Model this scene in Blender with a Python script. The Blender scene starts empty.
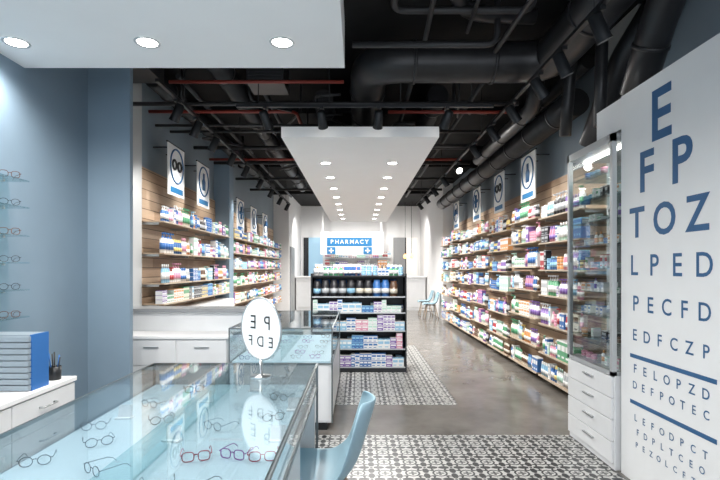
import bpy, math, random
from mathutils import Vector, Matrix, Euler
random.seed(11)
S=bpy.context.scene
COL=S.collection
# ---------------------------------------------------------------- materials
def mat(name,col,rough=0.5,metal=0.0,emit=None,estr=0.0,var=0.0,scale=8.0,spec=0.5):
    m=bpy.data.materials.new(name); m.use_nodes=True
    nt=m.node_tree; b=nt.nodes['Principled BSDF']
    b.inputs['Base Color'].default_value=(*col,1)
    b.inputs['Roughness'].default_value=rough
    b.inputs['Metallic'].default_value=metal
    b.inputs['Specular IOR Level'].default_value=spec
    if emit:
        b.inputs['Emission Color'].default_value=(*emit,1); b.inputs['Emission Strength'].default_value=estr
    if var>0:
        tc=nt.nodes.new('ShaderNodeTexCoord'); n=nt.nodes.new('ShaderNodeTexNoise')
        n.inputs['Scale'].default_value=scale; n.inputs['Detail'].default_value=5
        nt.links.new(tc.outputs['Object'],n.inputs['Vector'])
        r=nt.nodes.new('ShaderNodeValToRGB')
        r.color_ramp.elements[0].position=.3; r.color_ramp.elements[1].position=.7
        r.color_ramp.elements[0].color=(*[c*(1-var) for c in col],1)
        r.color_ramp.elements[1].color=(*[min(1,c*(1+var)) for c in col],1)
        nt.links.new(n.outputs['Fac'],r.inputs['Fac']); nt.links.new(r.outputs['Color'],b.inputs['Base Color'])
    return m
def N(nt,op,a,b=None,c=None):
    n=nt.nodes.new('ShaderNodeMath'); n.operation=op
    for i,v in enumerate((a,b,c)):
        if v is None: continue
        if isinstance(v,(int,float)): n.inputs[i].default_value=v
        else: nt.links.new(v,n.inputs[i])
    return n.outputs[0]
def glass(name,tint,r0=0.05,pw=5.0):
    # thin pane: Schlick reflection on both faces, tinted straight-through transmission
    m=bpy.data.materials.new(name); m.use_nodes=True; nt=m.node_tree; nt.nodes.clear()
    o=nt.nodes.new('ShaderNodeOutputMaterial'); mx=nt.nodes.new('ShaderNodeMixShader')
    t=nt.nodes.new('ShaderNodeBsdfTransparent'); t.inputs['Color'].default_value=(*tint,1)
    g=nt.nodes.new('ShaderNodeBsdfGlossy'); g.inputs['Roughness'].default_value=.02
    ge=nt.nodes.new('ShaderNodeNewGeometry'); d=nt.nodes.new('ShaderNodeVectorMath'); d.operation='DOT_PRODUCT'
    nt.links.new(ge.outputs['Normal'],d.inputs[0]); nt.links.new(ge.outputs['Incoming'],d.inputs[1])
    c=N(nt,'SUBTRACT',1.0,N(nt,'ABSOLUTE',d.outputs['Value']))
    f=N(nt,'ADD',N(nt,'MULTIPLY',N(nt,'POWER',c,pw),.9-r0),r0)
    nt.links.new(f,mx.inputs[0]); nt.links.new(t.outputs[0],mx.inputs[1]); nt.links.new(g.outputs[0],mx.inputs[2]); nt.links.new(mx.outputs[0],o.inputs[0])
    return m
WHITE=mat('white_laminate',(.76,.77,.78),.35,var=.02)
PLASTER=mat('white_plaster',(.87,.87,.87),.7,var=.01,scale=3)
BLUEW=mat('blue_grey_paint',(.20,.275,.345),.6,var=.04,scale=2)
BLUEW2=mat('blue_grey_paint_upper',(.25,.31,.36),.6,var=.04,scale=2)
GREYP=mat('pale_grey_paint',(.55,.56,.56),.6,var=.03,scale=2)
BLACK=mat('black_paint',(.008,.008,.0085),.7,var=.3,scale=4,spec=.2)
DUCT=mat('black_duct_metal',(.024,.024,.026),.36,.15,var=.25,scale=6,spec=.5)
PIPE=mat('dark_grey_pipe',(.03,.03,.032),.45,.1)
REDP=mat('red_pipe',(.22,.03,.02),.45)
CHAR=mat('charcoal_metal',(.022,.024,.027),.4,.3)
METAL=mat('brushed_steel',(.50,.52,.53),.28,.9,var=.05,scale=40)
EDGE=mat('steel_edge',(.20,.23,.24),.3,.8)
ALU=mat('pale_aluminium',(.55,.57,.58),.38,.5)
GREYL=mat('grey_laminate',(.30,.31,.32),.4,var=.03)
NAVY=mat('blue_ink',(.03,.12,.27),.5)
SIGNB=mat('sign_blue',(.02,.17,.38),.4)
CHAIRB=mat('pale_blue_plastic',(.36,.54,.63),.4)
BOXBLUE=mat('bright_blue_card',(.02,.14,.42),.5)
BOXGREY=mat('slate_card',(.26,.31,.35),.5)
OAK=mat('oak_edge',(.42,.32,.23),.5,var=.15,scale=12)
OAKL=mat('oak_lip',(.48,.40,.31),.5,var=.1,scale=12)
BOARD=mat('chart_white',(.86,.87,.87),.45,var=.01)
BLK=mat('ink_black',(.02,.02,.02),.5)
TRAY=mat('tray_pale',(.58,.70,.76),.4)
GL=glass('clear_glass',(.93,.97,.985),.075,4.0)
GLC=glass('cabinet_glass',(.90,.92,.92),.05)
GLS=glass('shelf_glass',(.82,.93,.94),.05)
LENS=glass('lens_glass',(.95,.97,.98),.03)
MIR=mat('cabinet_back_grey',(.13,.13,.13),.4)
LAMP=mat('lamp_lens',(1,1,1),.5,emit=(1,.97,.92),estr=20)
LAMPS=mat('spot_lens',(1,1,1),.5,emit=(1,.95,.88),estr=10)
BULB=mat('warm_bulb',(1,.6,.2),.5,emit=(1,.5,.12),estr=4)
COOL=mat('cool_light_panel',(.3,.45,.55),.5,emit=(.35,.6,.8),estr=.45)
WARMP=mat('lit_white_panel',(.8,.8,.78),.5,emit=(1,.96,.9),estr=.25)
def floor_mat():
    m=bpy.data.materials.new('concrete_and_pattern_tile'); m.use_nodes=True; nt=m.node_tree; b=nt.nodes['Principled BSDF']
    L=nt.links.new
    g=nt.nodes.new('ShaderNodeNewGeometry'); sp=nt.nodes.new('ShaderNodeSeparateXYZ'); L(g.outputs['Position'],sp.inputs[0])
    X,Y=sp.outputs[0],sp.outputs[1]
    T=.2
    u=N(nt,'SUBTRACT',N(nt,'MULTIPLY',N(nt,'FRACT',N(nt,'DIVIDE',N(nt,'ADD',X,20.0),T)),2.0),1.0)
    v=N(nt,'SUBTRACT',N(nt,'MULTIPLY',N(nt,'FRACT',N(nt,'DIVIDE',N(nt,'ADD',Y,20.0+.09),T)),2.0),1.0)
    r=N(nt,'SQRT',N(nt,'ADD',N(nt,'MULTIPLY',u,u),N(nt,'MULTIPLY',v,v)))
    cu=N(nt,'SUBTRACT',1.0,N(nt,'ABSOLUTE',u)); cv=N(nt,'SUBTRACT',1.0,N(nt,'ABSOLUTE',v))
    rc=N(nt,'SQRT',N(nt,'ADD',N(nt,'MULTIPLY',cu,cu),N(nt,'MULTIPLY',cv,cv)))
    th=N(nt,'ARCTAN2',v,u); tc=N(nt,'ARCTAN2',cv,cu)
    c2=N(nt,'ABSOLUTE',N(nt,'COSINE',N(nt,'MULTIPLY',th,2.0)))
    s2=N(nt,'ABSOLUTE',N(nt,'SINE',N(nt,'MULTIPLY',th,2.0)))
    k2=N(nt,'ABSOLUTE',N(nt,'COSINE',N(nt,'MULTIPLY',tc,2.0)))
    # four-petal dark flower, outlined diagonal petals, ring and rosette at the tile corners
    A=N(nt,'MULTIPLY',N(nt,'LESS_THAN',r,N(nt,'MULTIPLY',N(nt,'POWER',c2,1.3),.97)),N(nt,'GREATER_THAN',r,.20))
    D=N(nt,'MULTIPLY',N(nt,'LESS_THAN',r,N(nt,'MULTIPLY',N(nt,'POWER',s2,1.2),.84)),N(nt,'GREATER_THAN',r,N(nt,'MULTIPLY',N(nt,'POWER',s2,1.4),.60)))
    D2=N(nt,'LESS_THAN',r,.11)
    B=N(nt,'MULTIPLY',N(nt,'LESS_THAN',rc,.56),N(nt,'GREATER_THAN',rc,.42))
    B2=N(nt,'LESS_THAN',rc,N(nt,'ADD',N(nt,'MULTIPLY',k2,.26),.06))
    dark=N(nt,'MINIMUM',N(nt,'ADD',N(nt,'ADD',N(nt,'ADD',A,D),D2),N(nt,'ADD',B,B2)),1.0)
    grout=N(nt,'LESS_THAN',N(nt,'MINIMUM',cu,cv),.012)
    mx=nt.nodes.new('ShaderNodeMix'); mx.data_type='RGBA'; L(dark,mx.inputs[0])
    mx.inputs[6].default_value=(.56,.56,.54,1); mx.inputs[7].default_value=(.020,.022,.025,1)
    mg=nt.nodes.new('ShaderNodeMix'); mg.data_type='RGBA'; L(grout,mg.inputs[0]); L(mx.outputs[2],mg.inputs[6]); mg.inputs[7].default_value=(.25,.25,.25,1)
    n=nt.nodes.new('ShaderNodeTexNoise'); n.inputs['Scale'].default_value=1.5; n.inputs['Detail'].default_value=9; n.inputs['Roughness'].default_value=.6; L(g.outputs['Position'],n.inputs['Vector'])
    cr=nt.nodes.new('ShaderNodeValToRGB'); cr.color_ramp.elements[0].position=.32; cr.color_ramp.elements[1].position=.68
    cr.color_ramp.elements[0].color=(.125,.115,.104,1); cr.color_ramp.elements[1].color=(.225,.208,.190,1); L(n.outputs['Fac'],cr.inputs[0])
    m1=N(nt,'MULTIPLY',N(nt,'LESS_THAN',Y,4.31),N(nt,'LESS_THAN',X,1.9))
    m2=N(nt,'MULTIPLY',N(nt,'MULTIPLY',N(nt,'GREATER_THAN',Y,5.26),N(nt,'LESS_THAN',Y,9.3)),N(nt,'LESS_THAN',X,1.1))
    mk=N(nt,'MAXIMUM',m1,m2)
    mf=nt.nodes.new('ShaderNodeMix'); mf.data_type='RGBA'; L(mk,mf.inputs[0]); L(cr.outputs[0],mf.inputs[6]); L(mg.outputs[2],mf.inputs[7])
    L(mf.outputs[2],b.inputs['Base Color'])
    L(N(nt,'ADD',N(nt,'MULTIPLY',mk,.2),N(nt,'ADD',N(nt,'MULTIPLY',n.outputs['Fac'],.3),.04)),b.inputs['Roughness'])
    return m
FLOOR=floor_mat()
def wood_mat():
    m=bpy.data.materials.new('oak_slat_planks'); m.use_nodes=True; nt=m.node_tree; b=nt.nodes['Principled BSDF']; L=nt.links.new
    g=nt.nodes.new('ShaderNodeNewGeometry'); sp=nt.nodes.new('ShaderNodeSeparateXYZ'); L(g.outputs['Position'],sp.inputs[0])
    z=N(nt,'DIVIDE',sp.outputs[2],.125); zi=N(nt,'FLOOR',z); zf=N(nt,'FRACT',z)
    yi=N(nt,'FLOOR',N(nt,'DIVIDE',N(nt,'ADD',sp.outputs[1],N(nt,'MULTIPLY',zi,.77)),1.3))
    cb=nt.nodes.new('ShaderNodeCombineXYZ'); L(zi,cb.inputs[0]); L(yi,cb.inputs[1])
    wn=nt.nodes.new('ShaderNodeTexWhiteNoise'); L(cb.outputs[0],wn.inputs['Vector'])
    mp=nt.nodes.new('ShaderNodeMapping'); mp.inputs['Scale'].default_value=(1,1.2,22); L(g.outputs['Position'],mp.inputs[0])
    n=nt.nodes.new('ShaderNodeTexNoise'); n.inputs['Scale'].default_value=3; n.inputs['Detail'].default_value=6; L(mp.outputs[0],n.inputs['Vector'])
    f=N(nt,'ADD',N(nt,'MULTIPLY',wn.outputs['Value'],.6),N(nt,'MULTIPLY',n.outputs['Fac'],.4))
    cr=nt.nodes.new('ShaderNodeValToRGB'); cr.color_ramp.elements[0].position=.15; cr.color_ramp.elements[1].position=.85
    cr.color_ramp.elements[0].color=(.36,.24,.155,1); cr.color_ramp.elements[1].color=(.66,.51,.37,1); L(f,cr.inputs[0])
    gr=N(nt,'LESS_THAN',zf,.08)
    mx=nt.nodes.new('ShaderNodeMix'); mx.data_type='RGBA'; L(gr,mx.inputs[0]); L(cr.outputs[0],mx.inputs[6]); mx.inputs[7].default_value=(.15,.10,.07,1)
    L(mx.outputs[2],b.inputs['Base Color']); b.inputs['Roughness'].default_value=.55
    return m
WOOD=wood_mat()
# ---------------------------------------------------------------- mesh builder
class MB:
    def __init__(s,off=(0,0,0)):
        s.v=[];s.f=[];s.m=[];s.mats=[];s.sm=[];s.o=Vector(off)
    def mi(s,m):
        if m not in s.mats: s.mats.append(m)
        return s.mats.index(m)
    def add(s,vs,fs,m,smooth=False):
        b=len(s.v); s.v+= [Vector(p)-s.o for p in vs]
        for f in fs: s.f.append([b+i for i in f]); s.m.append(s.mi(m)); s.sm.append(smooth)
        return s
    def box(s,x0,x1,y0,y1,z0,z1,m):
        vs=[(x0,y0,z0),(x1,y0,z0),(x1,y1,z0),(x0,y1,z0),(x0,y0,z1),(x1,y0,z1),(x1,y1,z1),(x0,y1,z1)]
        return s.add(vs,[(0,3,2,1),(4,5,6,7),(0,1,5,4),(1,2,6,5),(2,3,7,6),(3,0,4,7)],m)
    def lathe(s,prof,ms,cx=0,cy=0,cz=0,seg=14,sx=1,sy=1,caps=True):
        if not isinstance(ms,(list,tuple)): ms=[ms]*(len(prof)-1)
        b=len(s.v)
        for r,z in prof:
            for k in range(seg):
                a=2*math.pi*k/seg
                s.v.append(Vector((cx+r*sx*math.cos(a),cy+r*sy*math.sin(a),cz+z))-s.o)
        for i in range(len(prof)-1):
            for k in range(seg):
                k2=(k+1)%seg
                s.f.append([b+i*seg+k,b+i*seg+k2,b+(i+1)*seg+k2,b+(i+1)*seg+k]); s.m.append(s.mi(ms[i])); s.sm.append(True)
        if caps and prof[0][0]>1e-5: s.f.append([b+k for k in range(seg)][::-1]); s.m.append(s.mi(ms[0])); s.sm.append(False)
        n=len(prof)-1
        if caps and prof[-1][0]>1e-5: s.f.append([b+n*seg+k for k in range(seg)]); s.m.append(s.mi(ms[-1])); s.sm.append(False)
        return s
    def tube(s,pts,r,m,seg=8,closed=False,caps=True):
        P=[Vector(p) for p in pts]; n=len(P); b=len(s.v); prev=None
        for i,p in enumerate(P):
            if closed: t=P[(i+1)%n]-P[i-1]
            else: t=P[min(i+1,n-1)]-P[max(i-1,0)]
            t.normalize()
            if prev is None:
                ref=Vector((0,0,1)) if abs(t.z)<.9 else Vector((1,0,0))
                a=t.cross(ref).normalized()
            else:
                a=(prev-t*prev.dot(t)).normalized()
            prev=a; c=t.cross(a)
            for k in range(seg):
                w=2*math.pi*k/seg
                s.v.append(p+a*math.cos(w)*r+c*math.sin(w)*r-s.o)
        for i in range(n if closed else n-1):
            j=(i+1)%n
            for k in range(seg):
                k2=(k+1)%seg
                s.f.append([b+i*seg+k,b+j*seg+k,b+j*seg+k2,b+i*seg+k2]); s.m.append(s.mi(m)); s.sm.append(True)
        if not closed and caps:
            s.f.append([b+k for k in range(seg)]); s.m.append(s.mi(m)); s.sm.append(False)
            s.f.append([b+(n-1)*seg+k for k in range(seg)][::-1]); s.m.append(s.mi(m)); s.sm.append(False)
        return s
    def mesh(s,name):
        me=bpy.data.meshes.new(name); me.from_pydata([tuple(v) for v in s.v],[],s.f)
        for m in s.mats: me.materials.append(m)
        me.polygons.foreach_set('material_index',s.m); me.polygons.foreach_set('use_smooth',s.sm); me.update()
        return me
def link(o): COL.objects.link(o); return o
def tag(o,label,cat,group=None,kind=None):
    if label: o['label']=label
    if cat: o['category']=cat
    if group: o['group']=group
    if kind: o['kind']=kind
    return o
def solo(mb,name,label,cat,loc=(0,0,0),rot=0,group=None,kind=None,bevel=0):
    o=link(bpy.data.objects.new(name,mb.mesh(name))); o.location=loc; o.rotation_euler=(0,0,rot)
    if bevel: bv(o,bevel)
    return tag(o,label,cat,group,kind)
def bv(o,w):
    b=o.modifiers.new('bevel','BEVEL'); b.width=w; b.segments=2; b.limit_method='ANGLE'
def thing(name,label,cat,loc=(0,0,0),rot=0,group=None):
    o=link(bpy.data.objects.new(name,None)); o.empty_display_size=.05; o.location=loc; o.rotation_euler=(0,0,rot) if not isinstance(rot,tuple) else rot
    return tag(o,label,cat,group)
def part(mb,name,parent,loc=(0,0,0),rot=(0,0,0),bevel=0,label=None):
    o=link(bpy.data.objects.new(name,mb.mesh(name))); o.parent=parent; o.location=loc; o.rotation_euler=rot
    if bevel: bv(o,bevel)
    if label: o['label']=label
    return o
def copy_thing(o,loc,rot=None,scale=None):
    n=o.copy(); COL.objects.link(n); n.location=loc
    if rot is not None: n.rotation_euler=(0,0,rot) if not isinstance(rot,tuple) else rot
    if scale: n.scale=(scale,)*3
    def rec(src,dst):
        for c in list(src.children):
            k=c.copy(); COL.objects.link(k); k.parent=dst; rec(c,k)
    rec(o,n); return n
def struct(mb,name): 
    o=link(bpy.data.objects.new(name,mb.mesh(name))); o['kind']='structure'; return o
def bend(pts,r,n=5):
    P=[Vector(p) for p in pts]; out=[P[0]]
    for i in range(1,len(P)-1):
        a=(P[i-1]-P[i]); b=(P[i+1]-P[i]); ra=min(r,a.length*.45); rb=min(r,b.length*.45)
        A=P[i]+a.normalized()*ra; B=P[i]+b.normalized()*rb
        for k in range(n+1):
            t=k/n; out.append(A*(1-t)**2+P[i]*2*t*(1-t)+B*t*t)
    out.append(P[-1]); return out
_g={}
def glyph(ch,off=.025):
    if (ch,off) in _g: return _g[(ch,off)]
    cu=bpy.data.curves.new('glyph_tmp','FONT'); cu.body=ch; cu.offset=off; cu.fill_mode='FRONT'; cu.resolution_u=4
    o=bpy.data.objects.new('glyph_tmp',cu); COL.objects.link(o)
    bpy.context.view_layer.update(); dg=bpy.context.evaluated_depsgraph_get()
    me=bpy.data.meshes.new_from_object(o.evaluated_get(dg))
    vs=[(v.co.x,v.co.y) for v in me.vertices]; fs=[tuple(p.vertices) for p in me.polygons]
    bpy.data.objects.remove(o); bpy.data.curves.remove(cu); bpy.data.meshes.remove(me)
    xs=[p[0] for p in vs]; ys=[p[1] for p in vs]; cx=(min(xs)+max(xs))/2; cy=(min(ys)+max(ys))/2; h=max(ys)-min(ys)
    _g[(ch,off)]=([((x-cx)/h,(y-cy)/h) for x,y in vs],fs,(max(xs)-min(xs))/h)
    return _g[(ch,off)]
def write(root,org,text,centers,h,fn,m,off=.025):
    for ch,c in zip(text,centers):
        vs,fs,w=glyph(ch,off)
        part(MB(org).add([fn(c+x*h,y*h) for x,y in vs],fs,m),'letter',root)
# ---------------------------------------------------------------- room shell
struct(MB().box(-3.2,3.2,-2,19.4,-.1,0,FLOOR),'floor')
struct(MB().box(-3.2,3.2,-2,19.4,3.95,4.05,BLACK),'ceiling')
struct(MB().box(-3.0,-2.75,4.5,19,0,3.95,BLUEW2),'wall_left')
struct(MB().box(-2.75,-2.5,-2,4.44,0,3.95,BLUEW),'wall_left_front')
struct(MB().box(-2.75,-2.11,4.44,4.50,0,3.95,BLUEW),'wall_left_return')
struct(MB().box(2.75,3.0,-2,19,0,3.95,BLUEW2),'wall_right')
struct(MB().box(-3.0,3.0,19,19.2,0,3.95,PLASTER),'wall_back')
struct(MB().box(-2.75,-2.25,15.6,19,0,3.95,PLASTER),'wall_back_left')
struct(MB().box(2.45,2.75,13.9,19,0,3.95,PLASTER),'wall_back_right')
struct(MB().box(-2.75,-2.45,9.15,9.45,0,3.95,BLUEW).box(-2.75,-2.68,4.5,5.95,0,3.95,GREYP),'trim_1')
struct(MB().box(2.60,2.75,4.45,5.02,0,3.95,GREYP),'trim_2')
struct(MB().box(-2.5,-.10,-1.2,3.6,3.0,3.35,PLASTER),'ceiling_soffit')
struct(MB().box(-.88,.93,5.5,15.6,3.0,3.12,PLASTER),'ceiling_panel')
struct(MB().box(1.955,2.06,1.9,3.53,0,2.76,PLASTER).box(1.95,2.06,3.53,3.92,2.53,2.76,PLASTER),'wall_partition')
b=MB()
for y in (7.2,11,15):
    b.box(-2.75,2.75,y,y+.18,3.82,3.95,BLACK)
struct(b,'trim_3')
# ---------------------------------------------------------------- downlights
def downlight_master():
    r=thing('downlight','round recessed white downlight glowing in the ceiling panel','ceiling light',(0,0,0))
    part(MB().lathe([(.064,0),(.066,-.004),(.082,-.004),(.084,.0)],ALU,seg=24,cz=-.001,caps=False),'trim_ring',r)
    part(MB().lathe([(.0,-.003),(.062,-.003),(.066,0)],LAMP,seg=24,cz=-.001,caps=False),'lamp_lens',r)
    return r
dm=downlight_master()
dl=[(-2.27,3.19),(-1.40,3.19),(-.505,3.19)]
dl2=[(-2.27,1.6),(-1.4,1.6),(-.505,1.6)]
pan=[(x,6.86+1.1*i) for i in range(8) for x in (-.46,.49)]
first=True
def spot(loc,power,aim=(0,0,-1),size=2.4,blend=.8,rad=.05,col=(1,.97,.93),name='lamp_light'):
    l=bpy.data.lights.new(name,'SPOT'); l.energy=power; l.spot_size=size; l.spot_blend=blend; l.shadow_soft_size=rad; l.color=col
    o=link(bpy.data.objects.new(name,l)); o.location=loc; o.rotation_euler=Vector(aim).to_track_quat('-Z','Y').to_euler()
    return o
for i,(x,y) in enumerate(dl+dl2+pan):
    if first: dm.location=(x,y,3.0); o=dm; first=False
    else: o=copy_thing(dm,(x,y,3.0))
    o['group']='recessed downlights'
    spot((x,y,2.94),(50 if x<-2 else 95) if i<6 else 125,size=2.9)
# ---------------------------------------------------------------- ducts and pipes
def duct(name,pts,r,m,label,cat,rad=.3,rings=True,seg=20):
    P=bend(pts,rad); b=MB(P[0]); b.tube(P,r,m,seg=seg)
    if rings:
        for i in range(len(pts)-1):
            a=Vector(pts[i]); c=Vector(pts[i+1]); d=(c-a); L=d.length; d.normalize()
            t=.45
            while t<L-.35:
                p=a+d*t; b.tube([p-d*.015,p+d*.015],r*1.07,m,seg=seg); t+=.8
    return solo(b,name,label,cat,tuple(P[0]))
DL='black round metal air duct hung under the dark ceiling'
duct('air_duct',[(.1,8.5,3.60),(.12,4.9,3.60),(1.92,4.9,3.60),(1.96,4.5,3.62),(2.0,3.3,3.72)],.20,DUCT,DL,'air duct',.34)
duct('air_duct',[(2.36,5.2,3.3),(2.36,13.5,3.3)],.15,DUCT,'black insulated round duct running above the wall shelves','air duct')
duct('air_duct',[(2.60,3.9,3.9),(2.45,4.5,3.4),(2.38,4.9,2.75)],.12,DUCT,'black flexible duct dropping down beside the wall','air duct',.2)
duct('air_duct',[(2.3,2.2,3.85),(2.28,3.5,3.6),(2.32,4.0,2.95)],.13,DUCT,'thick black insulated pipe sloping down to the wall','air duct',.3)
duct('air_duct',[(2.22,4.35,3.9),(2.22,4.38,3.4),(2.22,4.4,2.8)],.055,DUCT,'black vertical pipe dropping from the ceiling','pipe',.15)
duct('air_duct',[(2.2,4.9,3.9),(2.2,5.0,3.4),(2.2,5.1,2.9)],.06,DUCT,'black vertical pipe dropping from the ceiling','pipe',.15)
duct('air_duct',[(1.95,5.25,3.88),(2.02,5.45,3.35),(2.0,8.0,3.30)],.09,DUCT,'black flexible duct bending down from the ceiling','air duct',.25)
duct('air_duct',[(-.45,6.2,3.68),(-.45,14,3.68)],.13,DUCT,DL,'air duct')
duct('air_duct',[(1.0,6.0,3.66),(1.0,13,3.66)],.13,DUCT,DL,'air duct')
duct('air_duct',[(2.5,5.2,3.74),(2.5,10,3.74)],.08,DUCT,DL,'air duct')
duct('air_duct',[(-1.5,4.9,3.68),(-1.5,13,3.68)],.12,DUCT,DL,'air duct')
duct('air_duct',[(-2.35,5.5,3.68),(-2.35,13,3.68)],.11,DUCT,DL,'air duct')
duct('air_duct',[(.15,3.7,3.78),(.75,3.8,3.78),(.95,4.3,3.78),(1.6,4.35,3.78)],.07,DUCT,'slim black flexible duct winding under the ceiling','air duct',.25,seg=14)
def cond(pts,r,m,label,name='conduit_pipe',cat='pipe'):
    P=bend(pts,.12); b=MB(P[0]).tube(P,r,m,seg=10); return solo(b,name,label,cat,tuple(P[0]))
CL='thin black conduit crossing under the ceiling'
for y,z,x0,x1,r in ((5.38,3.34,-2.7,1.8,.024),(5.75,3.46,-1.2,1.8,.02),(6.4,3.40,-2.7,-.2,.018),(6.9,3.46,-2.7,1.8,.02),(7.4,3.38,-.3,1.8,.025),(7.9,3.48,-2.7,2.1,.03),(9,3.47,-2.7,2.1,.03),(10.6,3.47,-2.7,2.1,.03),(12,3.46,-2.7,2.1,.03)):
    cond([(x0,y,z),(x1,y,z)],r,PIPE,CL)
cond([(-.05,4.3,3.5),(1.25,4.3,3.5),(1.25,4.3,3.95)],.028,PIPE,CL)
cond([(.3,3.0,3.7),(.3,4.1,3.7),(1.5,4.1,3.7),(1.5,4.1,3.95)],.03,PIPE,CL)
cond([(.55,2.6,3.6),(.62,4.5,3.6)],.022,PIPE,CL); cond([(.9,2.6,3.66),(1.0,4.4,3.66)],.018,PIPE,CL); cond([(1.35,2.6,3.55),(1.3,4.55,3.55)],.022,PIPE,CL)
for x,z in ((-1.95,3.58),(-1.1,3.56),(.6,3.58),(1.4,3.58)):
    cond([(x,5.2,z),(x,14,z)],.028,PIPE,'thin black conduit running along the ceiling')
rp=random.Random(5)
for i in range(22):
    x=rp.choice([-2.15,-1.75,-1.3,-.75,-.2,.35,.8,1.2,1.55]); y=rp.uniform(5.5,9.8); z=rp.choice([3.5,3.52,3.54])
    cond([(x,y,z),(x+rp.choice([-.3,.3]),y+.02,z),(x+rp.choice([-.3,.3]),y+rp.uniform(.3,.8),z)] if i%2 else [(x,y,3.95),(x,y,z),(x+rp.uniform(-.5,.5),y+rp.uniform(.2,.7),z)],rp.choice([.014,.018,.024]),PIPE,'short bent black conduit under the ceiling')
cond([(-2.7,6.2,3.52),(-.8,6.2,3.52),(-.8,9,3.52)],.022,REDP,'thin red sprinkler pipe under the ceiling','sprinkler_pipe')
cond([(-2.0,5.08,3.47),(-.15,5.08,3.47)],.018,REDP,'thin red sprinkler pipe under the ceiling','sprinkler_pipe')
cond([(.35,5.6,3.32),(1.8,5.6,3.32)],.02,REDP,'thin red sprinkler pipe under the ceiling','sprinkler_pipe')
cond([(-2.6,8.4,3.40),(1.8,8.4,3.40)],.022,REDP,'thin red sprinkler pipe under the ceiling','sprinkler_pipe')
for x,y in ((-1.0,5.35),(-2.3,5.0)):
    c=(x,y,3.5); b=MB(c).box(x-.2,x+.2,y-.2,y+.2,3.5,3.78,DUCT)
    for k in range(6): b.box(x-.18,x+.18,y-.215,y-.2,3.52+k*.04,3.54+k*.04,PIPE)
    b.box(x-.16,x-.14,y-.02,y+.02,3.78,3.95,PIPE).box(x+.14,x+.16,y-.02,y+.02,3.78,3.95,PIPE)
    solo(b,'ventilation_box','black louvred ventilation box hung from the ceiling','air vent',c)
# ---------------------------------------------------------------- tracks and heads
def track(x0,y0,x1,y1,z):
    c=((x0+x1)/2,(y0+y1)/2,z); r=thing('light_track','black suspended lighting track rail','light track',c)
    w=.018
    part(MB(c).box(min(x0,x1)-w,max(x0,x1)+w,min(y0,y1)-w,max(y0,y1)+w,z,z+.03,CHAR),'rail',r)
    for t in (.08,.36,.64,.92):
        x=x0+(x1-x0)*t; y=y0+(y1-y0)*t
        part(MB(c).tube([(x,y,z+.02),(x,y,3.95)],.006,CHAR,6),'hanging_rod',r)
track(1.66,2.5,1.66,13.5,3.28); track(-1.92,4.6,-1.92,13.5,3.28); track(-1.3,5.2,1.45,5.2,3.24)
def head(x,y,z,aim,power,size=1.5,rnd=0):
    c=(x,y,z); r=thing('track_spotlight','black cylindrical spotlight clipped to a ceiling track','spotlight',c,group='track spotlights')
    part(MB().box(-.02,.02,-.05,.05,-.025,0,CHAR).tube([(0,0,-.02),(0,0,-.10)],.009,CHAR,8),'mount',r)
    q=Vector(aim).to_track_quat('-Z','Y').to_euler()
    part(MB().lathe([(.056,-.095),(.05,-.07),(.047,.09),(.025,.10)],CHAR,seg=16,caps=False).lathe([(.0,.10),(.025,.10)],CHAR,seg=16,caps=False),'lamp_housing',r,(0,0,-.13),tuple(q))
    part(MB().lathe([(0,-.085),(.050,-.085)],LAMPS,seg=16,caps=False),'lamp_lens',r,(0,0,-.13),tuple(q))
    if power:
        a=Vector(aim).normalized()
        spot(Vector((x,y,z-.13))+a*.12,power,aim,size=size,blend=.9,rad=.04)
for y in (3.3,3.9,4.4,5.14,5.9,6.8,8.0,9.2,10.4,11.6,12.8):
    if y==8.0: head(1.66,y,3.28,(.2,-.9,-.55),30)
    elif y<4: head(1.66,y,3.28,(.5,.1,-1),0)
    else: head(1.66,y,3.28,(.75,.25,-1),75)
for y in (5.1,5.7,6.4,7.3,8.2,9.4,10.6,11.8,13):
    head(-1.92,y,3.28,(-.55,.25,-1),60)
for x in (-1.0,-.39,.22,.96): head(x,5.2,3.24,(-x*.3,.95,-1),80,1.2)
# ---------------------------------------------------------------- products
PAL={'white':(.80,.80,.79),'cream':(.72,.67,.56),'blue':(.045,.16,.43),'sky':(.28,.52,.70),'green':(.10,.34,.18),'mint':(.46,.68,.58),
 'pink':(.69,.31,.42),'purple':(.23,.13,.40),'orange':(.70,.32,.12),'yellow':(.74,.58,.20),'red':(.46,.05,.06),'brown':(.14,.075,.045),'black':(.025,.025,.03),'silver':(.48,.50,.52)}
PM={k:mat('pack_'+k,v,.35) for k,v in PAL.items()}
COMB=[('white','blue'),('white','green'),('white','pink'),('white','red'),('white','sky'),('sky','white'),('pink','white'),('purple','white'),('blue','white'),('orange','white'),('cream','brown'),('green','white'),('yellow','blue'),('red','white'),('mint','white'),('white','purple'),('white','orange'),('brown','yellow'),('black','silver'),('white','mint'),('white','silver'),('cream','green'),('blue','sky'),('purple','pink')]
LIGHTC={'white':1.5,'cream':1.0,'sky':1.4,'mint':1.0,'pink':1.3,'purple':1.2,'red':.55,'blue':1.6,'orange':.6,'yellow':.5,'green':1.0,'brown':1.0,'black':1.3}
def carton(a,b_,w,d,h):
    m=MB().box(-w/2,w/2,-d/2,d/2,0,h,PM[a])
    e=.0012
    m.box(-w*.42,w*.42,-d/2-e,-d/2,h*.5,h*.78,PM[b_]); m.box(-w*.36,w*.2,-d/2-e,-d/2,h*.14,h*.24,PM[b_])
    m.box(-w/2-e,w/2+e,-d/2-e*.5,d/2,h*.94,h+e,PM[b_]); return m
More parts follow.
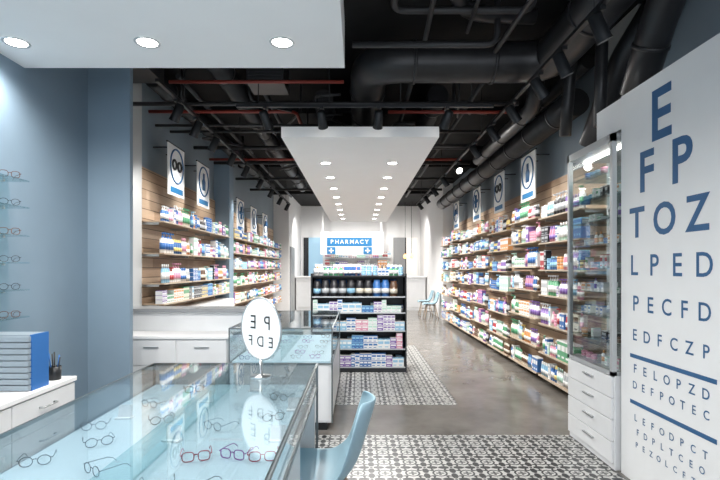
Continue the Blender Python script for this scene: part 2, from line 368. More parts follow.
def bottle(a,b_,r,h):
    A,B=PM[a],PM[b_]; return MB().lathe([(r*.9,0),(r,.008),(r,h*.2),(r*1.01,h*.2),(r*1.01,h*.55),(r,h*.55),(r,h*.68),(r*.75,h*.76),(r*.4,h*.8),(r*.45,h*.8),(r*.45,h)],[A,A,A,B,A,A,A,A,B,B],seg=12,sy=.7)
def pump(a,b_,r,h):
    A,B=PM[a],PM[b_]; m=MB().lathe([(r*.95,0),(r,.01),(r,h*.18),(r*1.01,h*.18),(r*1.01,h*.5),(r,h*.5),(r,h*.66),(r*.4,h*.74),(r*.4,h*.82),(r*.15,h*.82),(r*.15,h*.93)],[A,A,A,B,A,A,A,B,B,B],seg=12)
    m.box(-r*.25,r*.25,-r*1.1,r*.3,h*.93,h,B); return m
def tube_(a,b_,r,h):
    A,B=PM[a],PM[b_]; m=MB().lathe([(r*.8,0),(r*.8,h*.18),(r,h*.18),(r*1.0,h*.45)],[B,B,A],seg=12,sy=.85)
    n=12; b=len(m.v)
    for (rx,ry,z) in ((r,r*.85,h*.45),(r*1.05,r*.45,h*.8),(r*1.1,r*.06,h)):
        for k in range(n):
            t=2*math.pi*k/n; m.v.append(Vector((rx*math.cos(t),ry*math.sin(t),z)))
    for i in range(2):
        for k in range(n):
            k2=(k+1)%n; m.f.append([b+i*n+k,b+i*n+k2,b+(i+1)*n+k2,b+(i+1)*n+k]); m.m.append(m.mi(B if i==0 else A)); m.sm.append(True)
    return m
def jar(a,b_,r,h):
    A,B=PM[a],PM[b_]; return MB().lathe([(r*.92,0),(r,.006),(r,h*.62),(r*.95,h*.64),(r*1.04,h*.66),(r*1.04,h*.97),(r*.98,h)],[A,B,A,A,B,B],seg=14)
def tin(a,b_,r,h):
    A,B=PM[a],PM[b_]; return MB().lathe([(r*.96,0),(r,.006),(r,h*.2),(r*1.01,h*.2),(r*1.01,h*.5),(r,h*.5),(r,h*.8),(r*.8,h*.86),(r*.8,h)],[A,A,A,B,A,A,A,A],seg=16)
VAR=[]
for i,(a,b_) in enumerate(COMB):
    rnd=random.Random(i)
    w=rnd.choice([.04,.05,.06,.08]); h=rnd.choice([.1,.13,.15,.17]); VAR.append(('medicine_carton','carton',a,b_,0,.06,w,h,carton(a,b_,w,.06,h).mesh('carton_mesh')))
    w=rnd.choice([.045,.085]); h=rnd.choice([.05,.08,.18]); VAR.append(('medicine_carton','carton',a,b_,0,.08,w,h,carton(a,b_,w,.08,h).mesh('carton_mesh')))
    r=rnd.choice([.021,.025,.03]); h=rnd.choice([.13,.17,.2]); VAR.append(('plastic_bottle','bottle',a,b_,0,2*r,2*r+.006,h,bottle(a,b_,r,h).mesh('bottle_mesh')))
    r=rnd.choice([.024,.03]); h=rnd.choice([.17,.21]); VAR.append(('pump_bottle','bottle',a,b_,0,2.2*r,2*r+.008,h,pump(a,b_,r,h).mesh('pump_mesh')))
    r=.022; h=.15; VAR.append(('cream_tube','tube',a,b_,0,2*r,2.2*r+.006,h,tube_(a,b_,r,h).mesh('tube_mesh')))
    if i%2==0:
        r=.031; h=.06; VAR.append(('cream_jar','jar',a,b_,0,2.1*r,2.1*r+.004,h,jar(a,b_,r,h).mesh('jar_mesh')))
TINS=[('supplement_tub','tub',a,b_,0,.12,.124,.24,tin(a,b_,.059,.24).mesh('tub_mesh')) for a,b_ in (('black','cream'),('black','silver'),('brown','cream'),('blue','white'),('black','sky'))]
BX=[]
for i,(a,b_) in enumerate([('blue','white'),('white','blue'),('purple','white'),('white','purple'),('sky','white'),('white','sky'),('blue','sky'),('white','mint'),('pink','white')]):
    w=(.045,.055,.07)[i%3]; h=(.075,.06,.105)[(i//2)%3]; BX.append(('medicine_carton','carton',a,b_,0,.09,w,h,carton(a,b_,w,.09,h).mesh('carton_mesh')))
def V(filt=None): return [v for v in VAR if (filt is None or filt(v))]
ITEMS=[]
def stock(P0,direction,length,face,zz,maxh,pool,where,gap=.003,fill=1.0,run=(2,5),inset=.015,up=1.0,dual=False,stackn=2):
    t=.01; d=Vector(direction); inw=Vector((-math.sin(face),math.cos(face),0))
    wts=[LIGHTC.get(v[2],1)*(.6 if v[0]=='medicine_carton' and 'gondola' not in where else 1) for v in pool]
    for guard in range(400):
        if t>=length-.04: break
        v=random.choices(pool,wts)[0]; h=v[7]
        sc=random.uniform(.92,1.06)*up
        if h*sc>maxh: 
            sc=maxh/h*.97
            if sc<.6: continue
        n=random.randint(*run)
        if random.random()>fill: t+=random.uniform(.03,.09); continue
        for k in range(n):
            w=v[6]*sc
            if t+w>length:
                t+=.008; break
            p=Vector(P0)+d*(t+w/2)+inw*(v[5]*sc/2+inset+.004); p.z=zz
            ITEMS.append((v,p,face,sc,where)); t+=w+gap
            if dual and v[1] in('carton','jar'):
                for q_ in range(1,stackn):
                    if (v[7]*sc+.002)*(q_+1)<maxh:
                        q=p.copy(); q.z=zz+(v[7]*sc+.002)*q_; ITEMS.append((v,q,face,sc,where))
shelfboard={}
def wall_shelf(side,y0,y1,z,xfront,xwall,group):
    L=y1-y0; key=(side,round(L,3),round(abs(xwall-xfront),3))
    loc=(xfront,y0,z)
    if key in shelfboard: return copy_thing(shelfboard[key],loc)
    r=thing('wall_shelf','oak wall shelf with pale lip and metal brackets','shelf',loc,group=group)
    s=1 if side=='R' else -1; D=abs(xwall-xfront)-.003
    xa,xb=(0,D) if s>0 else (-D,0)
    part(MB().box(xa,xb,.005,L-.005,-.016,0,OAK),'shelf_board',r)
    xs=-s*.003
    part(MB().box(min(xs,0),max(xs,0),.01,L-.01,-.018,-.001,OAKL),'front_lip',r)
    for yy in (.04,L-.05):
        part(MB().box(min(s*.08,s*D),max(s*.08,s*D),yy,yy+.012,-.045,-.016,METAL),'bracket',r)
    shelfboard[key]=r; return r
allp=V(); cart=V(lambda v:v[0]=='medicine_carton')
solo(MB((2.73,9.4,0)).box(2.72,2.742,5.05,13.8,0.002,2.72,WOOD),'slat_panel','tall oak slat wall panel carrying shelves','wall panel',(2.73,9.4,0))
RZ=(.12,.42,.79,1.16,1.48,1.82,2.14); RM=(.24,.31,.31,.26,.28,.26,.26)
ys=[5.08+1.24*i for i in range(8)]
for i in range(7):
    y0,y1=ys[i]+.01,ys[i+1]-.06
    dz=(0,.04,-.03,.03,0,.04,-.02)[i]
    for z,mh in zip(RZ,RM):
        zz=z+(dz if z>.2 else 0)
        wall_shelf('R',y0,y1,zz,2.35,2.72,'wall shelves')
        stock((2.35,y0,0),(0,1,0),y1-y0,-math.pi/2,zz,min(mh-(.04 if z<.2 else 0),.27),allp,'on an oak shelf',fill=.97,up=1.25,dual=True,run=(1,4))
solo(MB((-2.73,7.4,0)).box(-2.742,-2.72,5.96,9.14,0.002,2.78,WOOD),'slat_panel','oak slat wall panel behind product shelves','wall panel',(-2.73,7.4,0))
solo(MB((-2.73,12.5,0)).box(-2.742,-2.72,9.46,15.4,0.002,2.72,WOOD),'slat_panel','oak slat wall panel behind product shelves','wall panel',(-2.73,12.5,0))
LB=[(5.98+1.05*i,5.98+1.05*(i+1)-.02) for i in range(3)]
for y0,y1 in LB:
    for z,mh in ((1.05,.20),(1.31,.29),(1.69,.29),(2.09,.26)):
        wall_shelf('L',y0,y1,z,-2.42,-2.72,'wall shelves')
        stock((-2.42,y1,0),(0,-1,0),y1-y0,math.pi/2,z,mh,cart if z<1.2 else allp,'on an oak shelf',fill=1,dual=True,up=1.25 if z>1.2 else 1.1,stackn=3,run=(1,4))
for y0,y1 in [(9.48+1.18*i,9.48+1.18*(i+1)-.03) for i in range(5)]:
    for z in (.45,.8,1.15,1.48,1.8,2.1):
        wall_shelf('L',y0,y1,z,-2.42,-2.72,'wall shelves')
        stock((-2.42,y1,0),(0,-1,0),y1-y0,math.pi/2,z,.26,allp,'on an oak shelf',fill=.97,dual=True,up=1.25)
for y0,y1 in LB:
    r=thing('base_cabinet','white laminate base cabinet under the wall shelves','cabinet',(-2.5,(y0+y1)/2,0),group='base cabinets')
    o=(-2.5,(y0+y1)/2,0)
    part(MB(o).box(-2.715,-2.36,y0,y1,.06,.93,WHITE).box(-2.70,-2.42,y0+.02,y1-.02,0,.06,CHAR),'body',r)
    for a,b2 in ((y0+.01,(y0+y1)/2-.004),((y0+y1)/2+.004,y1-.01)):
        d=part(MB(o).box(-2.36,-2.342,a,b2,.08,.92,WHITE),'door',r,bevel=.003)
        hy=b2-.06 if a<(y0+y1)/2-.1 else a+.06
        part(MB(o).box(-2.342,-2.33,hy-.006,hy+.006,.5,.65,METAL),'handle',d)
# ---------------------------------------------------------------- gondola
gx0,gx1,gy0,gy1=-.66,.68,6.9,7.7; go=((gx0+gx1)/2,(gy0+gy1)/2,0)
g=thing('gondola_shelf','freestanding charcoal metal gondola stacked with products','display shelf',go)
part(MB(go).box(gx0,gx1,gy0,gy1,0,.08,CHAR),'base',g)
part(MB(go).box(gx0-.02,gx0,gy0,gy1,0,1.42,CHAR),'side_panel',g)
part(MB(go).box(gx1,gx1+.02,gy0,gy1,0,1.42,CHAR),'side_panel',g)
part(MB(go).box(gx0,gx1,7.28,7.32,.08,1.37,CHAR),'back_panel',g)
GZ=(.08,.34,.60,.86,1.09)
for z in GZ[1:]:
    part(MB(go).box(gx0,gx1,gy0,gy1,z-.018,z,CHAR),'shelf_board',g)
for z in GZ: part(MB(go).box(gx0,gx1,gy0-.006,gy0-.001,z-.016,z+.002,ALU),'price_rail',g)
part(MB(go).box(gx0-.02,gx1+.02,gy0,gy1,1.37,1.39,CHAR),'top_board',g)
bxw=[v for v in BX if v[2] in('white','pink','sky','purple')]
pools=[BX,BX,bxw,[v for v in BX if v[2] in('blue','white','sky')],TINS]
for z,pl,mh in zip(GZ,pools,(.225,.225,.225,.19,.245)):
    for row in (0,.18): stock((gx0,gy0+row,0),(1,0,0),gx1-gx0,0,z,mh,pl,'on the charcoal gondola',fill=1,gap=.002,up=1.25 if pl is not TINS else 1.0,run=(1,3),inset=.006,dual=(row==0),stackn=3)
for row in (0,.2,.4): stock((gx0,gy0+.04+row,0),(1,0,0),gx1-gx0,0,1.3905,.17,V(lambda v:v[2] in('white','green','mint','sky') and v[7]<.17),'on top of the gondola',fill=1,up=1.1,dual=True)
# ---------------------------------------------------------------- back area
co=(.15,17.3,0)
r=thing('pharmacy_counter','long white pharmacy service counter','counter',co)
part(MB(co).box(-2.2,2.4,17.05,17.7,0,1.16,WHITE),'body',r)
part(MB(co).box(-2.24,2.44,17.0,17.75,1.16,1.2,PLASTER),'worktop',r,bevel=.005)
for k in range(6):
    x=-2.16+k*.76; part(MB(co).box(x,x+.74,17.03,17.05,.1,1.1,WHITE),'front_panel',r,bevel=.004)
so=(-.3,18.0,2.0)
r=thing('pharmacy_sign','white fascia sign with a blue band lettered PHARMACY','sign',so)
part(MB(so).box(-1.4,.95,17.95,18.1,2.0,2.85,PLASTER),'board',r)
part(MB(so).box(-1.16,.52,17.93,17.95,2.32,2.64,SIGNB),'blue_band',r)
write(r,so,'PHARMACY',[-.32+(i-3.5)*.185 for i in range(8)],.15,lambda x,z:(x,17.925,2.48+z),PLASTER,.01)
for cx in (-1.0,.36):
    b=MB(so)
    b.box(cx-.16,cx+.16,17.93,17.95,2.02,2.28,SIGNB).box(cx-.025,cx+.025,17.922,17.93,2.06,2.24,PLASTER).box(cx-.09,cx+.09,17.922,17.93,2.125,2.175,PLASTER)
    part(b,'pharmacy_emblem',r)
for x in (-1.35,.84): part(MB(so).box(x,x+.06,17.97,18.07,2.85,3.95,PLASTER),'hanger',r)
for z in (1.0,1.3,1.6,1.9):
    c=(0,18.8,z); r=thing('back_shelf','white wall shelf behind the pharmacy counter','shelf',c,group='back shelves')
    part(MB(c).box(-1.3,1.3,18.65,18.99,z-.02,z,WHITE),'shelf_board',r); part(MB(c).box(-1.3,1.3,18.64,18.65,z-.022,z+.003,ALU),'front_strip',r)
    stock((-1.3,18.68,0),(1,0,0),2.6,0,z,.24,allp,'on a white back shelf',fill=1,run=(2,4),up=1.4)
struct(MB().box(-2.15,-1.95,18.95,18.995,0,2.7,CHAR).box(-1.95,-1.4,18.95,18.995,1.0,2.7,COOL),'glow_panel_1')  # emissive blue wall panel; charcoal strip paints the dark recess beside it
struct(MB().box(1.4,1.9,18.95,18.995,1.0,2.7,GREYL).box(1.9,2.35,18.95,18.995,1.0,2.7,WARMP).box(1.87,1.9,18.93,18.95,1.0,2.7,CHAR),'glow_panel_2')  # emissive white panel paints the lit niche; grey half paints a dark opening
struct(MB().box(-2.245,-2.2,15.8,16.7,0,2.2,GREYL),'door_1')
for x in (1.75,1.98):
    c=(x,17.8,3.95); r=thing('pendant_lamp','warm glowing bare bulb on a black cord','pendant lamp',c)
    part(MB(c).tube([(x,17.8,3.95),(x,17.8,2.02)],.008,BLK,6),'cord',r); part(MB(c).lathe([(.001,-.17),(.05,-.15),(.07,-.1),(.05,-.05),(.01,.0)],BULB,x,17.8,2.02,16),'bulb',r)
for x in (-1.6,-.5,.6,1.8): spot((x,16.6,3.5),130,(0,.5,-1),size=2.4)
spot((0,18.3,2.9),40,(0,.2,-1),size=2.6)
# ---------------------------------------------------------------- hanging pictogram signs
def sign(loc,rot,icon,label):
    r=thing('pictogram_sign',label,'sign',loc,rot,group='pictogram signs')
    part(MB().box(-.29,.29,-.008,.008,-.34,.34,BOARD),'board',r)
    part(MB().box(-.22,.22,-.012,-.008,-.30,-.225,SIGNB),'caption_band',r)
    part(MB().tube([(.23*math.cos(a*math.pi/16),-.011,.07+.23*math.sin(a*math.pi/16)) for a in range(32)],.013,NAVY,6,closed=True),'ring',r)
    b=MB()
    if icon==0:
        for s in (-1,1): b.tube([(s*.09+.065*math.cos(a*math.pi/8),-.012,.08+.06*math.sin(a*math.pi/8)) for a in range(16)],.018,BLK,6,closed=True)
        b.tube([(-.025,-.012,.09),(0,-.012,.1),(.025,-.012,.09)],.016,BLK,6)
    elif icon==1: b.lathe([(.07,-.07),(.085,.07),(.045,.12),(.045,.2),(.001,.2)],NAVY,0,-.012,.0,14,1,.1)
    elif icon==2: b.tube([(0,-.012,-.06),(0,-.012,.20)],.034,NAVY,8).tube([(-.13,-.012,.07),(.13,-.012,.07)],.034,NAVY,8)
    else: b.tube([(-.12,-.012,.01),(-.06,-.012,.14),(0,-.012,.04),(.06,-.012,.16),(.12,-.012,.03)],.02,NAVY,6)
    part(b,'icon',r)
    for x0 in (-.22,.205): part(MB().box(x0,x0+.015,.008,.225,.28,.295,CHAR),'bracket',r)
    part(MB().box(-.31,.31,-.004,.012,.34,.358,CHAR),'top_rail',r)
SL={0:'white sign with black spectacles pictogram above a blue caption strip',1:'white sign with bottle pictogram above a blue caption strip',2:'white sign with cross pictogram above a blue caption strip',3:'white sign with wave pictogram above a blue caption strip'}
for y,ic in ((6.6,0),(7.75,1),(10.2,2),(11.5,1),(12.9,3)): sign((-2.5,y,2.82 if y<9 else 2.6),math.pi/2,ic,SL[ic])
for y,ic in ((7.05,1),(8.5,0),(10.1,2),(12.2,3)): sign((2.5,y,2.83),-math.pi/2,ic,SL[ic])
# ---------------------------------------------------------------- eye chart
ec=(1.94,3.0,0)
r=thing('eye_chart','tall white wall board printed with blue eye test letters','eye chart',ec)
part(MB(ec).box(1.93,1.95,2.0,3.52,.0,2.755,BOARD),'board',r)
rows=[('E',2.49,.33,0,3.05),('FP',2.15,.275,.35,3.03),('TOZ',1.815,.21,.295,3.025),('LPED',1.52,.14,.225,3.01),('PECFD',1.255,.105,.165,3.0),('EDFCZP',1.035,.078,.137,3.0),('FELOPZD',.80,.060,.113,3.0),('DEFPOTEC',.685,.052,.098,3.0),('LEFODPCT',.46,.046,.095,3.0),('FDPLTCEO',.365,.042,.088,3.0),('PEZOLCFTD',.275,.038,.08,3.0)]
for t,z,h,p,cy in rows:
    n=len(t); cs=[(i-(n-1)/2)*p for i in range(n)]
    write(r,ec,t,cs,h,lambda u,w,z=z,cy=cy:(1.9285,cy-u,z+w),NAVY,.02 if h>.2 else .008)
for z in (.885,.562): part(MB(ec).box(1.927,1.93,2.58,3.40,z-.013,z+.013,NAVY),'rule_bar',r)
# ---------------------------------------------------------------- display cabinet
cx0,cx1,cy0,cy1=1.88,2.3,3.55,4.31; cc=(2.09,3.93,0)
r=thing('display_cabinet','tall grey cabinet with glass vitrine over four drawers','display cabinet',cc)
part(MB(cc).box(cx0+.02,cx1,cy0,cy1,0,.70,WHITE),'body',r,bevel=.003)
b=MB(cc)
for (xa,xb) in ((cx0,cx0+.035),(cx1-.035,cx1)):
    for (ya,yb) in ((cy0,cy0+.035),(cy1-.035,cy1)): b.box(xa,xb,ya,yb,.70,2.5,ALU)
b.box(cx0,cx1,cy0,cy1,2.44,2.5,ALU).box(cx0,cx1,cy0,cy1,.70,.73,ALU); part(b,'frame',r)
part(MB(cc).box(cx1-.03,cx1-.02,cy0+.035,cy1-.035,.73,2.44,MIR),'back_panel',r)
for ya in (cy0+.012,cy1-.018): part(MB(cc).box(cx0+.035,cx1-.035,ya,ya+.006,.73,2.44,GLC),'glass_side',r)
d=part(MB(cc).box(cx0+.005,cx0+.011,cy0+.035,cy1-.035,.73,2.44,GLC),'glass_door',r)
part(MB(cc).box(cx0-.02,cx0+.004,cy1-.075,cy1-.06,1.35,1.55,METAL),'handle',d)
part(MB(cc).box(cx0+.12,cx0+.16,cy0+.05,cy1-.05,2.425,2.44,LAMPS),'added_light_strip',r)  # strip and spots below are added to brighten the cabinet interior
for yy in (3.75,4.1): spot((cx0+.14,yy,2.41),5,(.1,0,-1),size=2.6)
for k in range(4):
    z0=.05+k*.162; d=part(MB(cc).box(cx0,cx0+.02,cy0+.012,cy1-.012,z0,z0+.156,WHITE),'drawer',r,bevel=.003)
    part(MB(cc).box(cx0-.018,cx0,3.83,3.99,z0+.095,z0+.107,METAL),'handle',d)
cab=V(lambda v:v[0] in('cream_jar','medicine_carton','plastic_bottle') and v[7]<.14 and v[2] in('brown','black','cream','white'))
for k in range(8):
    z=.93+k*.19
    part(MB(cc).box(cx0+.02,cx1-.035,cy0+.02,cy1-.02,z-.006,z,GLS),'glass_shelf',r)
for k in range(-1,8):
    z=.93+k*.19+.0005 if k>=0 else .7305
    stock((cx0+.06,cy0+.04,0),(0,1,0),.66,-math.pi/2,z,.11,cab,'inside the glass display cabinet',fill=.75,run=(1,2),gap=.03,up=.85)
# ---------------------------------------------------------------- glass counters
def counter(y0,y1,label,knee=None,tz=.84):
    x0,x1=-1.18,-.237; o=((x0+x1)/2,(y0+y1)/2,0); r=thing('glass_display_counter',label,'display counter',o)
    bz=tz-.02
    if knee:
        k0,k1=knee; m=MB(o).box(x0+.01,x1-.27,y0+.01,y1-.01,.08,bz,WHITE).box(x1-.27,x1-.01,y0+.01,k0,.08,bz,WHITE).box(x1-.27,x1-.01,k1,y1-.01,.08,bz,WHITE)
        pl=MB(o).box(x0+.05,x1-.30,y0+.05,y1-.05,0,.08,CHAR)
    else:
        m=MB(o).box(x0+.01,x1-.01,y0+.01,y1-.01,.08,bz,WHITE); pl=MB(o).box(x0+.05,x1-.05,y0+.05,y1-.05,0,.08,CHAR)
    part(m,'body',r); part(pl,'plinth',r)
    part(MB(o).box(x0+.02,x1-.02,y0+.02,y1-.02,bz,tz,TRAY),'display_tray',r)
    part(MB(o).box(x0,x1,y0,y1,.94,.95,GL),'glass_top',r)
    for a in ((x0,x0+.008,y0,y1),(x1-.008,x1,y0,y1),(x0+.008,x1-.008,y0,y0+.008),(x0+.008,x1-.008,y1-.008,y1)):
        part(MB(o).box(*a,bz,.94,GL),'glass_panel',r)
    part(MB(o).box((x0+x1)/2-.003,(x0+x1)/2+.003,y0+.02,y1-.02,tz,.94,GLS),'glass_divider',r)
    e=.006; b=MB(o)
    for z in (.944,bz+.002):
        b.box(x0-e,x0+e,y0,y1,z-e,z+e,EDGE).box(x1-e,x1+e,y0,y1,z-e,z+e,EDGE).box(x0,x1,y0-e,y0+e,z-e,z+e,EDGE).box(x0,x1,y1-e,y1+e,z-e,z+e,EDGE)
    for x in (x0,x1):
        for y in (y0,y1): b.box(x-e,x+e,y-e,y+e,.08,.95,EDGE)
    part(b,'metal_edge',r)
    n=max(2,round((y1-y0)/.65))
    for k in range(n):
        a=y0+.02+k*(y1-y0-.04)/n; bb=a+(y1-y0-.04)/n-.008
        if not knee or bb<knee[0]: part(MB(o).box(x1-.01,x1-.001,a,bb,.10,bz-.02,WHITE),'side_panel',r)
        d=part(MB(o).box(x0+.001,x0+.01,a,bb,.10,bz-.02,WHITE),'door',r)
        part(MB(o).box(x0-.014,x0+.001,bb-.08,bb-.06,bz-.17,bz-.04,METAL),'handle',d)
    part(MB(o).box(x0+.03,x1-.03,y0,y0+.01,.10,bz-.02,WHITE),'end_panel',r)
counter(.7,2.78,'long glass-topped white counter displaying spectacles',(2.05,2.72),.83)
counter(4.4,6.2,'glass-sided white display counter beyond the first one',None,.64)
def se(cx,cz,a,b_,n=20,p=2.6):
    out=[]
    for k in range(n):
        t=2*math.pi*k/n; c,s=math.cos(t),math.sin(t)
        out.append((cx+a*math.copysign(abs(c)**(2/p),c),0,cz+b_*math.copysign(abs(s)**(2/p),s)))
    return out
def spectacles(name,m,label,rr=.0017,round_=False):
    r=thing('eyeglasses',label,'eyeglasses',(0,0,-5)); aw,ah=(.025,.021)
    b=MB()
    for s in (-1,1): b.tube(se(s*.034,.0235,aw,ah,20,2.05 if round_ else 3),rr,m,6,closed=True)
    b.tube([(-.0095,0,.03),(0,-.002,.0335),(.0095,0,.03)],rr,m,6)
    for s in (-1,1): b.tube([(s*.058,0,.031),(s*.067,.001,.032)],rr,m,6)
    part(b,'frame',r)
    for s in (-1,1):
        b=MB(); P=se(s*.034,.0235,aw,ah); b.add([(s*.034,0,.0235)]+P,[(0,i+1,(i+1)%20+1) for i in range(20)],LENS); part(b,'lens',r)
        part(MB().tube([(s*.067,.001,.032),(s*.066,.05,.031),(s*.062,.1,.029),(s*.059,.122,.02),(s*.057,.138,.003)],rr*.8,m,6),'temple',r)
    return r
gm={}
for n,c in (('black',(.015,.015,.018)),('red',(.50,.02,.05)),('tortoise',(.16,.07,.03)),('blue',(.03,.08,.3)),('purple',(.3,.05,.35)),('brown',(.12,.05,.03)),('silver',(.28,.28,.29))):
    m=mat('acetate_'+n,c,.25,.8 if n=='silver' else 0)
    gm[n]=spectacles(n,m,n+(' metal' if n=='silver' else ' acetate')+' spectacles with clear lenses, open on display',rr=.0017 if n in('black','silver') else .0023,round_=n in('black','silver'))
used={}
def place(n,loc,rot,grp,scale=.78):
    if n not in used: o=gm[n]; o.location=loc; o.rotation_euler=(0,0,rot); used[n]=1; o.scale=(scale,)*3
    else: o=copy_thing(gm[n],loc,rot,scale)
    o['group']=grp
G1='spectacles inside the glass counter'
for n,x,y,a in (('red',-.56,1.66,.3),('purple',-.44,1.68,-.3),('red',-.33,1.66,.1),('black',-.97,1.80,.6),('silver',-1.09,1.98,.3),('black',-.86,1.55,-.6),('black',-1.09,1.62,.4),
  ('silver',-.60,1.42,.3),('black',-.43,1.40,-.4),('tortoise',-.87,1.3,.1),
  ('black',-.84,2.06,.5),('silver',-1.0,2.30,-.4),('silver',-.60,1.98,-.5),('black',-.37,2.10,.4),('silver',-.40,2.42,-.3),('brown',-.88,2.58,.4)):
    place(n,(x,y,.8305),a,G1)
for x in (-1.05,-.86,-.6,-.4):
    for y in (4.55,4.8,5.1,5.5,5.9): place(random.choice(list(gm)),(x+random.uniform(-.02,.02),y+random.uniform(-.04,.04),.6405),random.uniform(-.4,.4),'spectacles inside the second counter')
for x,y,a in ((-.72,1.86,-.2),(-.30,2.26,.1),(-.76,2.40,.1),(-.31,1.86,0),(-1.04,2.14,.1),(-.56,2.62,0)):
    c=(x,y,.8305); solo(MB().box(-.035,.035,-.02,.02,0,.006,PLASTER).add([(-.03,0,.006),(.03,0,.006),(.03,.018,.055),(-.03,.018,.055)],[(0,1,2,3)],PLASTER),'price_card','small white price card standing in the display tray','card',c,a,'price cards')
for z in (2.12,1.93,1.73,1.54,1.35,1.16):
    c=(-2.44,2.9,z); r=thing('glass_wall_shelf','narrow glass shelf fixed to the blue-grey wall','shelf',c,group='glass eyewear shelves')
    part(MB(c).box(-2.498,-2.34,2.3,3.42,z-.008,z,GLS),'glass_shelf',r)
    for y in (2.4,3.3): part(MB(c).box(-2.498,-2.44,y,y+.02,z-.022,z-.008,METAL),'bracket',r)
    place(random.choice(['black','tortoise','brown']),(-2.38,3.28,z+.0005),.9,'spectacles on the wall shelves',1.0) 
    place(random.choice(['black','tortoise','brown']),(-2.38,3.06,z+.0005),1.0,'spectacles on the wall shelves',1.0)
# ---------------------------------------------------------------- counter mirror with the chart reflection painted on
mc=(-.49,2.42,.951); ang=math.radians(-38)
r=thing('tabletop_mirror','round tabletop mirror on steel stand with painted-on chart reflection','mirror',mc,ang)
part(MB().lathe([(.05,0),(.052,.006),(.012,.012),(.008,.02),(.008,.09),(.0,.09)],METAL,seg=24),'stand',r)
ring=[(.148*math.cos(2*math.pi*k/40),0,.243+.155*math.sin(2*math.pi*k/40)) for k in range(40)]
part(MB().tube(ring,.005,METAL,8,closed=True),'rim',r)
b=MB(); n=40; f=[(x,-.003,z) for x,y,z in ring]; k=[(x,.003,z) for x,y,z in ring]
b.add(f+k,[list(range(n)),list(range(2*n-1,n-1,-1))]+[[i,(i+1)%n,n+(i+1)%n,n+i] for i in range(n)],BOARD); part(b,'painted_mirror_face',r)  # opaque white face painted in place of a real reflection
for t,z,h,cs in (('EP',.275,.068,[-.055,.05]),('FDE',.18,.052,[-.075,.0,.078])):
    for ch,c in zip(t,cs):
        vs,fs,w=glyph(ch,.0); part(MB().add([(c-x*h,-.0045,z+y*h) for x,y in vs],fs,BLK),'letter',r)  # reflected chart letters painted as flat reversed glyphs
# ---------------------------------------------------------------- drawer cabinet on the left with organiser
do=(-2.23,2.4,0)
r=thing('drawer_cabinet','low white drawer cabinet with a pale worktop','cabinet',do)
part(MB(do).box(-2.495,-1.98,1.5,3.33,.06,.72,WHITE).box(-2.495,-2.03,1.52,3.31,0,.06,CHAR),'body',r)
part(MB(do).box(-2.495,-1.955,1.5,3.34,.72,.75,PLASTER),'worktop',r,bevel=.003)
for k in range(3):
    y0=1.51+k*.608
    for z0,z1 in ((.08,.29),(.295,.505),(.51,.71)):
        d=part(MB(do).box(-1.98,-1.962,y0,y0+.6,z0,z1,WHITE),'drawer',r,bevel=.003)
        ym=y0+.3; zz=z1-.07
        part(MB(do).tube([(-1.962,ym-.07,zz),(-1.935,ym-.065,zz),(-1.935,ym+.065,zz),(-1.962,ym+.07,zz)],.006,METAL,8),'handle',d)
oc=(-2.2,3.0,.75)
r=thing('stacked_organiser','slate stacked drawer organiser with bright blue side','desk organiser',oc)
part(MB(oc).box(-2.42,-2.002,2.93,3.09,.75,1.09,BOXGREY),'case',r)
part(MB(oc).box(-2.002,-1.99,2.93,3.09,.75,1.092,BOXBLUE),'side_sheet',r)
for k in range(9): part(MB(oc).box(-2.415,-1.995,2.905,2.93,.755+k*.037,.755+k*.037+.031,BOXGREY),'tray',r,bevel=.002)
pc=(-2.04,3.23,.75); r=thing('pen_cup','dark cup holding blue pens','pen holder',pc)
part(MB().lathe([(.034,0),(.038,.003),(.04,.09),(.036,.09),(.033,.006),(.0,.006)],CHAR,seg=18),'cup',r)
for k in range(5):
    a=k*1.3; part(MB().tube([(.015*math.cos(a),.015*math.sin(a),.01),(.035*math.cos(a),.035*math.sin(a),.15+.01*k)],.004,BOXBLUE if k%2 else BLK,6),'pen',r)
# ---------------------------------------------------------------- service counter
sc_=(-1.85,5.2,0); r=thing('service_desk','white two-tier service desk with grey worktop','desk',sc_)
part(MB(sc_).box(-2.6,-1.27,5.35,5.62,0,1.01,WHITE),'body',r)
part(MB(sc_).box(-2.65,-1.23,5.3,5.66,1.01,1.05,GREYL),'worktop',r,bevel=.004)
part(MB(sc_).box(-2.5,-1.35,4.95,5.35,0,.77,WHITE),'lower_cabinet',r)
part(MB(sc_).box(-2.52,-1.33,4.92,5.35,.77,.80,PLASTER),'lower_worktop',r,bevel=.003)
for k in range(2):
    x=-2.38+k*.52; d=part(MB(sc_).box(x,x+.505,4.932,4.95,.5,.755,WHITE),'drawer',r,bevel=.003); part(MB(sc_).box(x+.18,x+.33,4.915,4.932,.68,.69,METAL),'handle',d)
    d=part(MB(sc_).box(x,x+.505,4.932,4.95,.05,.49,WHITE),'door',r,bevel=.003)
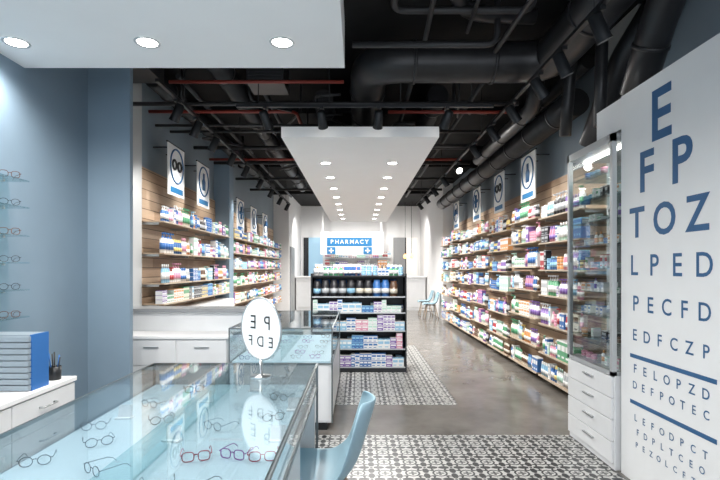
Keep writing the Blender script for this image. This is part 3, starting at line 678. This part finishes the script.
# ---------------------------------------------------------------- chairs
def chair(loc,rot,label,scale=1.0):
    r=thing('shell_chair',label,'chair',loc,rot); r.scale=(scale,)*3
    prof=[(.24,.415,.19),(.21,.44,.215),(.1,.438,.23),(-.05,.43,.235),(-.14,.45,.235),(-.19,.52,.23),(-.215,.60,.225),(-.24,.69,.205),(-.262,.76,.16),(-.268,.785,.11)]
    nt_=9; vs=[];fs=[]
    for i,(f,h,w) in enumerate(prof):
        for k in range(nt_):
            t=-1+2*k/(nt_-1); up=.035*abs(t)**3 if i<5 else 0; fw=(.06*t*t) if i>=4 else 0
            vs.append((f+fw,w*t,h+up))
    for i in range(len(prof)-1):
        for k in range(nt_-1): a=i*nt_+k; fs.append((a,a+1,a+nt_+1,a+nt_))
    o=part(MB().add(vs,fs,CHAIRB,True),'seat_shell',r)
    s=o.modifiers.new('solid','SOLIDIFY'); s.thickness=.012; s=o.modifiers.new('sub','SUBSURF'); s.levels=2; s.render_levels=2
    for a,b2 in ((1,1),(1,-1),(-1,1),(-1,-1)):
        part(MB().tube([(a*.11,b2*.11,.43),(a*.2,b2*.2,.0)],.013,OAK,10),'leg',r)
    for s_ in (1,-1):
        part(MB().tube([(.12,.12*s_,.40),(-.12,-.12*s_,.40)],.007,CHAR,6),'brace',r); part(MB().tube([(.155,.155*s_,.22),(-.155,-.155*s_,.22)],.005,CHAR,6),'brace',r)
chair((-.215,2.38,0),math.pi-.06,'pale blue moulded shell chair tucked against the glass counter',1.1)
chair((2.15,14.2,0),math.pi,'pale blue shell chair beside the wall near the pharmacy counter')
chair((2.15,15.3,0),math.pi,'pale blue shell chair next to the far counter')
# ---------------------------------------------------------------- instantiate products
LAB={'medicine_carton':'{} carton with {} print','plastic_bottle':'{} bottle with {} cap','pump_bottle':'{} pump bottle with {} label','cream_tube':'{} tube with {} cap','cream_jar':'{} jar with {} lid','supplement_tub':'{} tub with {} label'}
bykind={}
for it in ITEMS: bykind.setdefault(it[0][0],[]).append(it)
for k,lst in bykind.items():
    lst.sort(key=lambda it:6.0 if 'gondola' in it[4] else (8.0 if 'back' in it[4] else it[1].y))
    for v,p,face,sc,where in lst[:300]:
        o=bpy.data.objects.new(k,v[8]); COL.objects.link(o); o.location=p; o.rotation_euler=(0,0,face); o.scale=(sc,)*3
        tag(o,LAB[k].format(v[2],v[3])+' '+where,v[1],'shop products '+where)
    rest=lst[300:]
    if rest:
        mb=MB()
        for v,p,face,sc,where in rest:
            M=Matrix.Translation(p)@Matrix.Rotation(face,4,'Z')@Matrix.Scale(sc,4); me=v[8]; bs=len(mb.v)
            mb.v+=[M@q.co for q in me.vertices]
            for pl in me.polygons:
                mb.f.append([bs+i for i in pl.vertices]); mb.m.append(mb.mi(me.materials[pl.material_index])); mb.sm.append(pl.use_smooth)
        o=link(bpy.data.objects.new(k+'_rows',mb.mesh(k+'_rows'))); tag(o,'distant rows of '+k.replace('_',' ')+'s on oak wall shelves',rest[0][0][1],None,'stuff')
print('ITEMS',{k:len(v) for k,v in bykind.items()})
# ---------------------------------------------------------------- world, camera
w=bpy.data.worlds.new('world'); S.world=w; w.use_nodes=True
w.node_tree.nodes['Background'].inputs[0].default_value=(.86,.92,1,1); w.node_tree.nodes['Background'].inputs[1].default_value=2.2
cam=bpy.data.cameras.new('camera'); co_=link(bpy.data.objects.new('camera',cam)); co_.location=(0,0,1.5); co_.rotation_euler=(math.pi/2,0,0)
cam.lens=24; cam.sensor_width=36; cam.shift_x=2/720; cam.shift_y=28/720; cam.clip_start=.05; S.camera=co_
S.view_settings.view_transform='Standard'
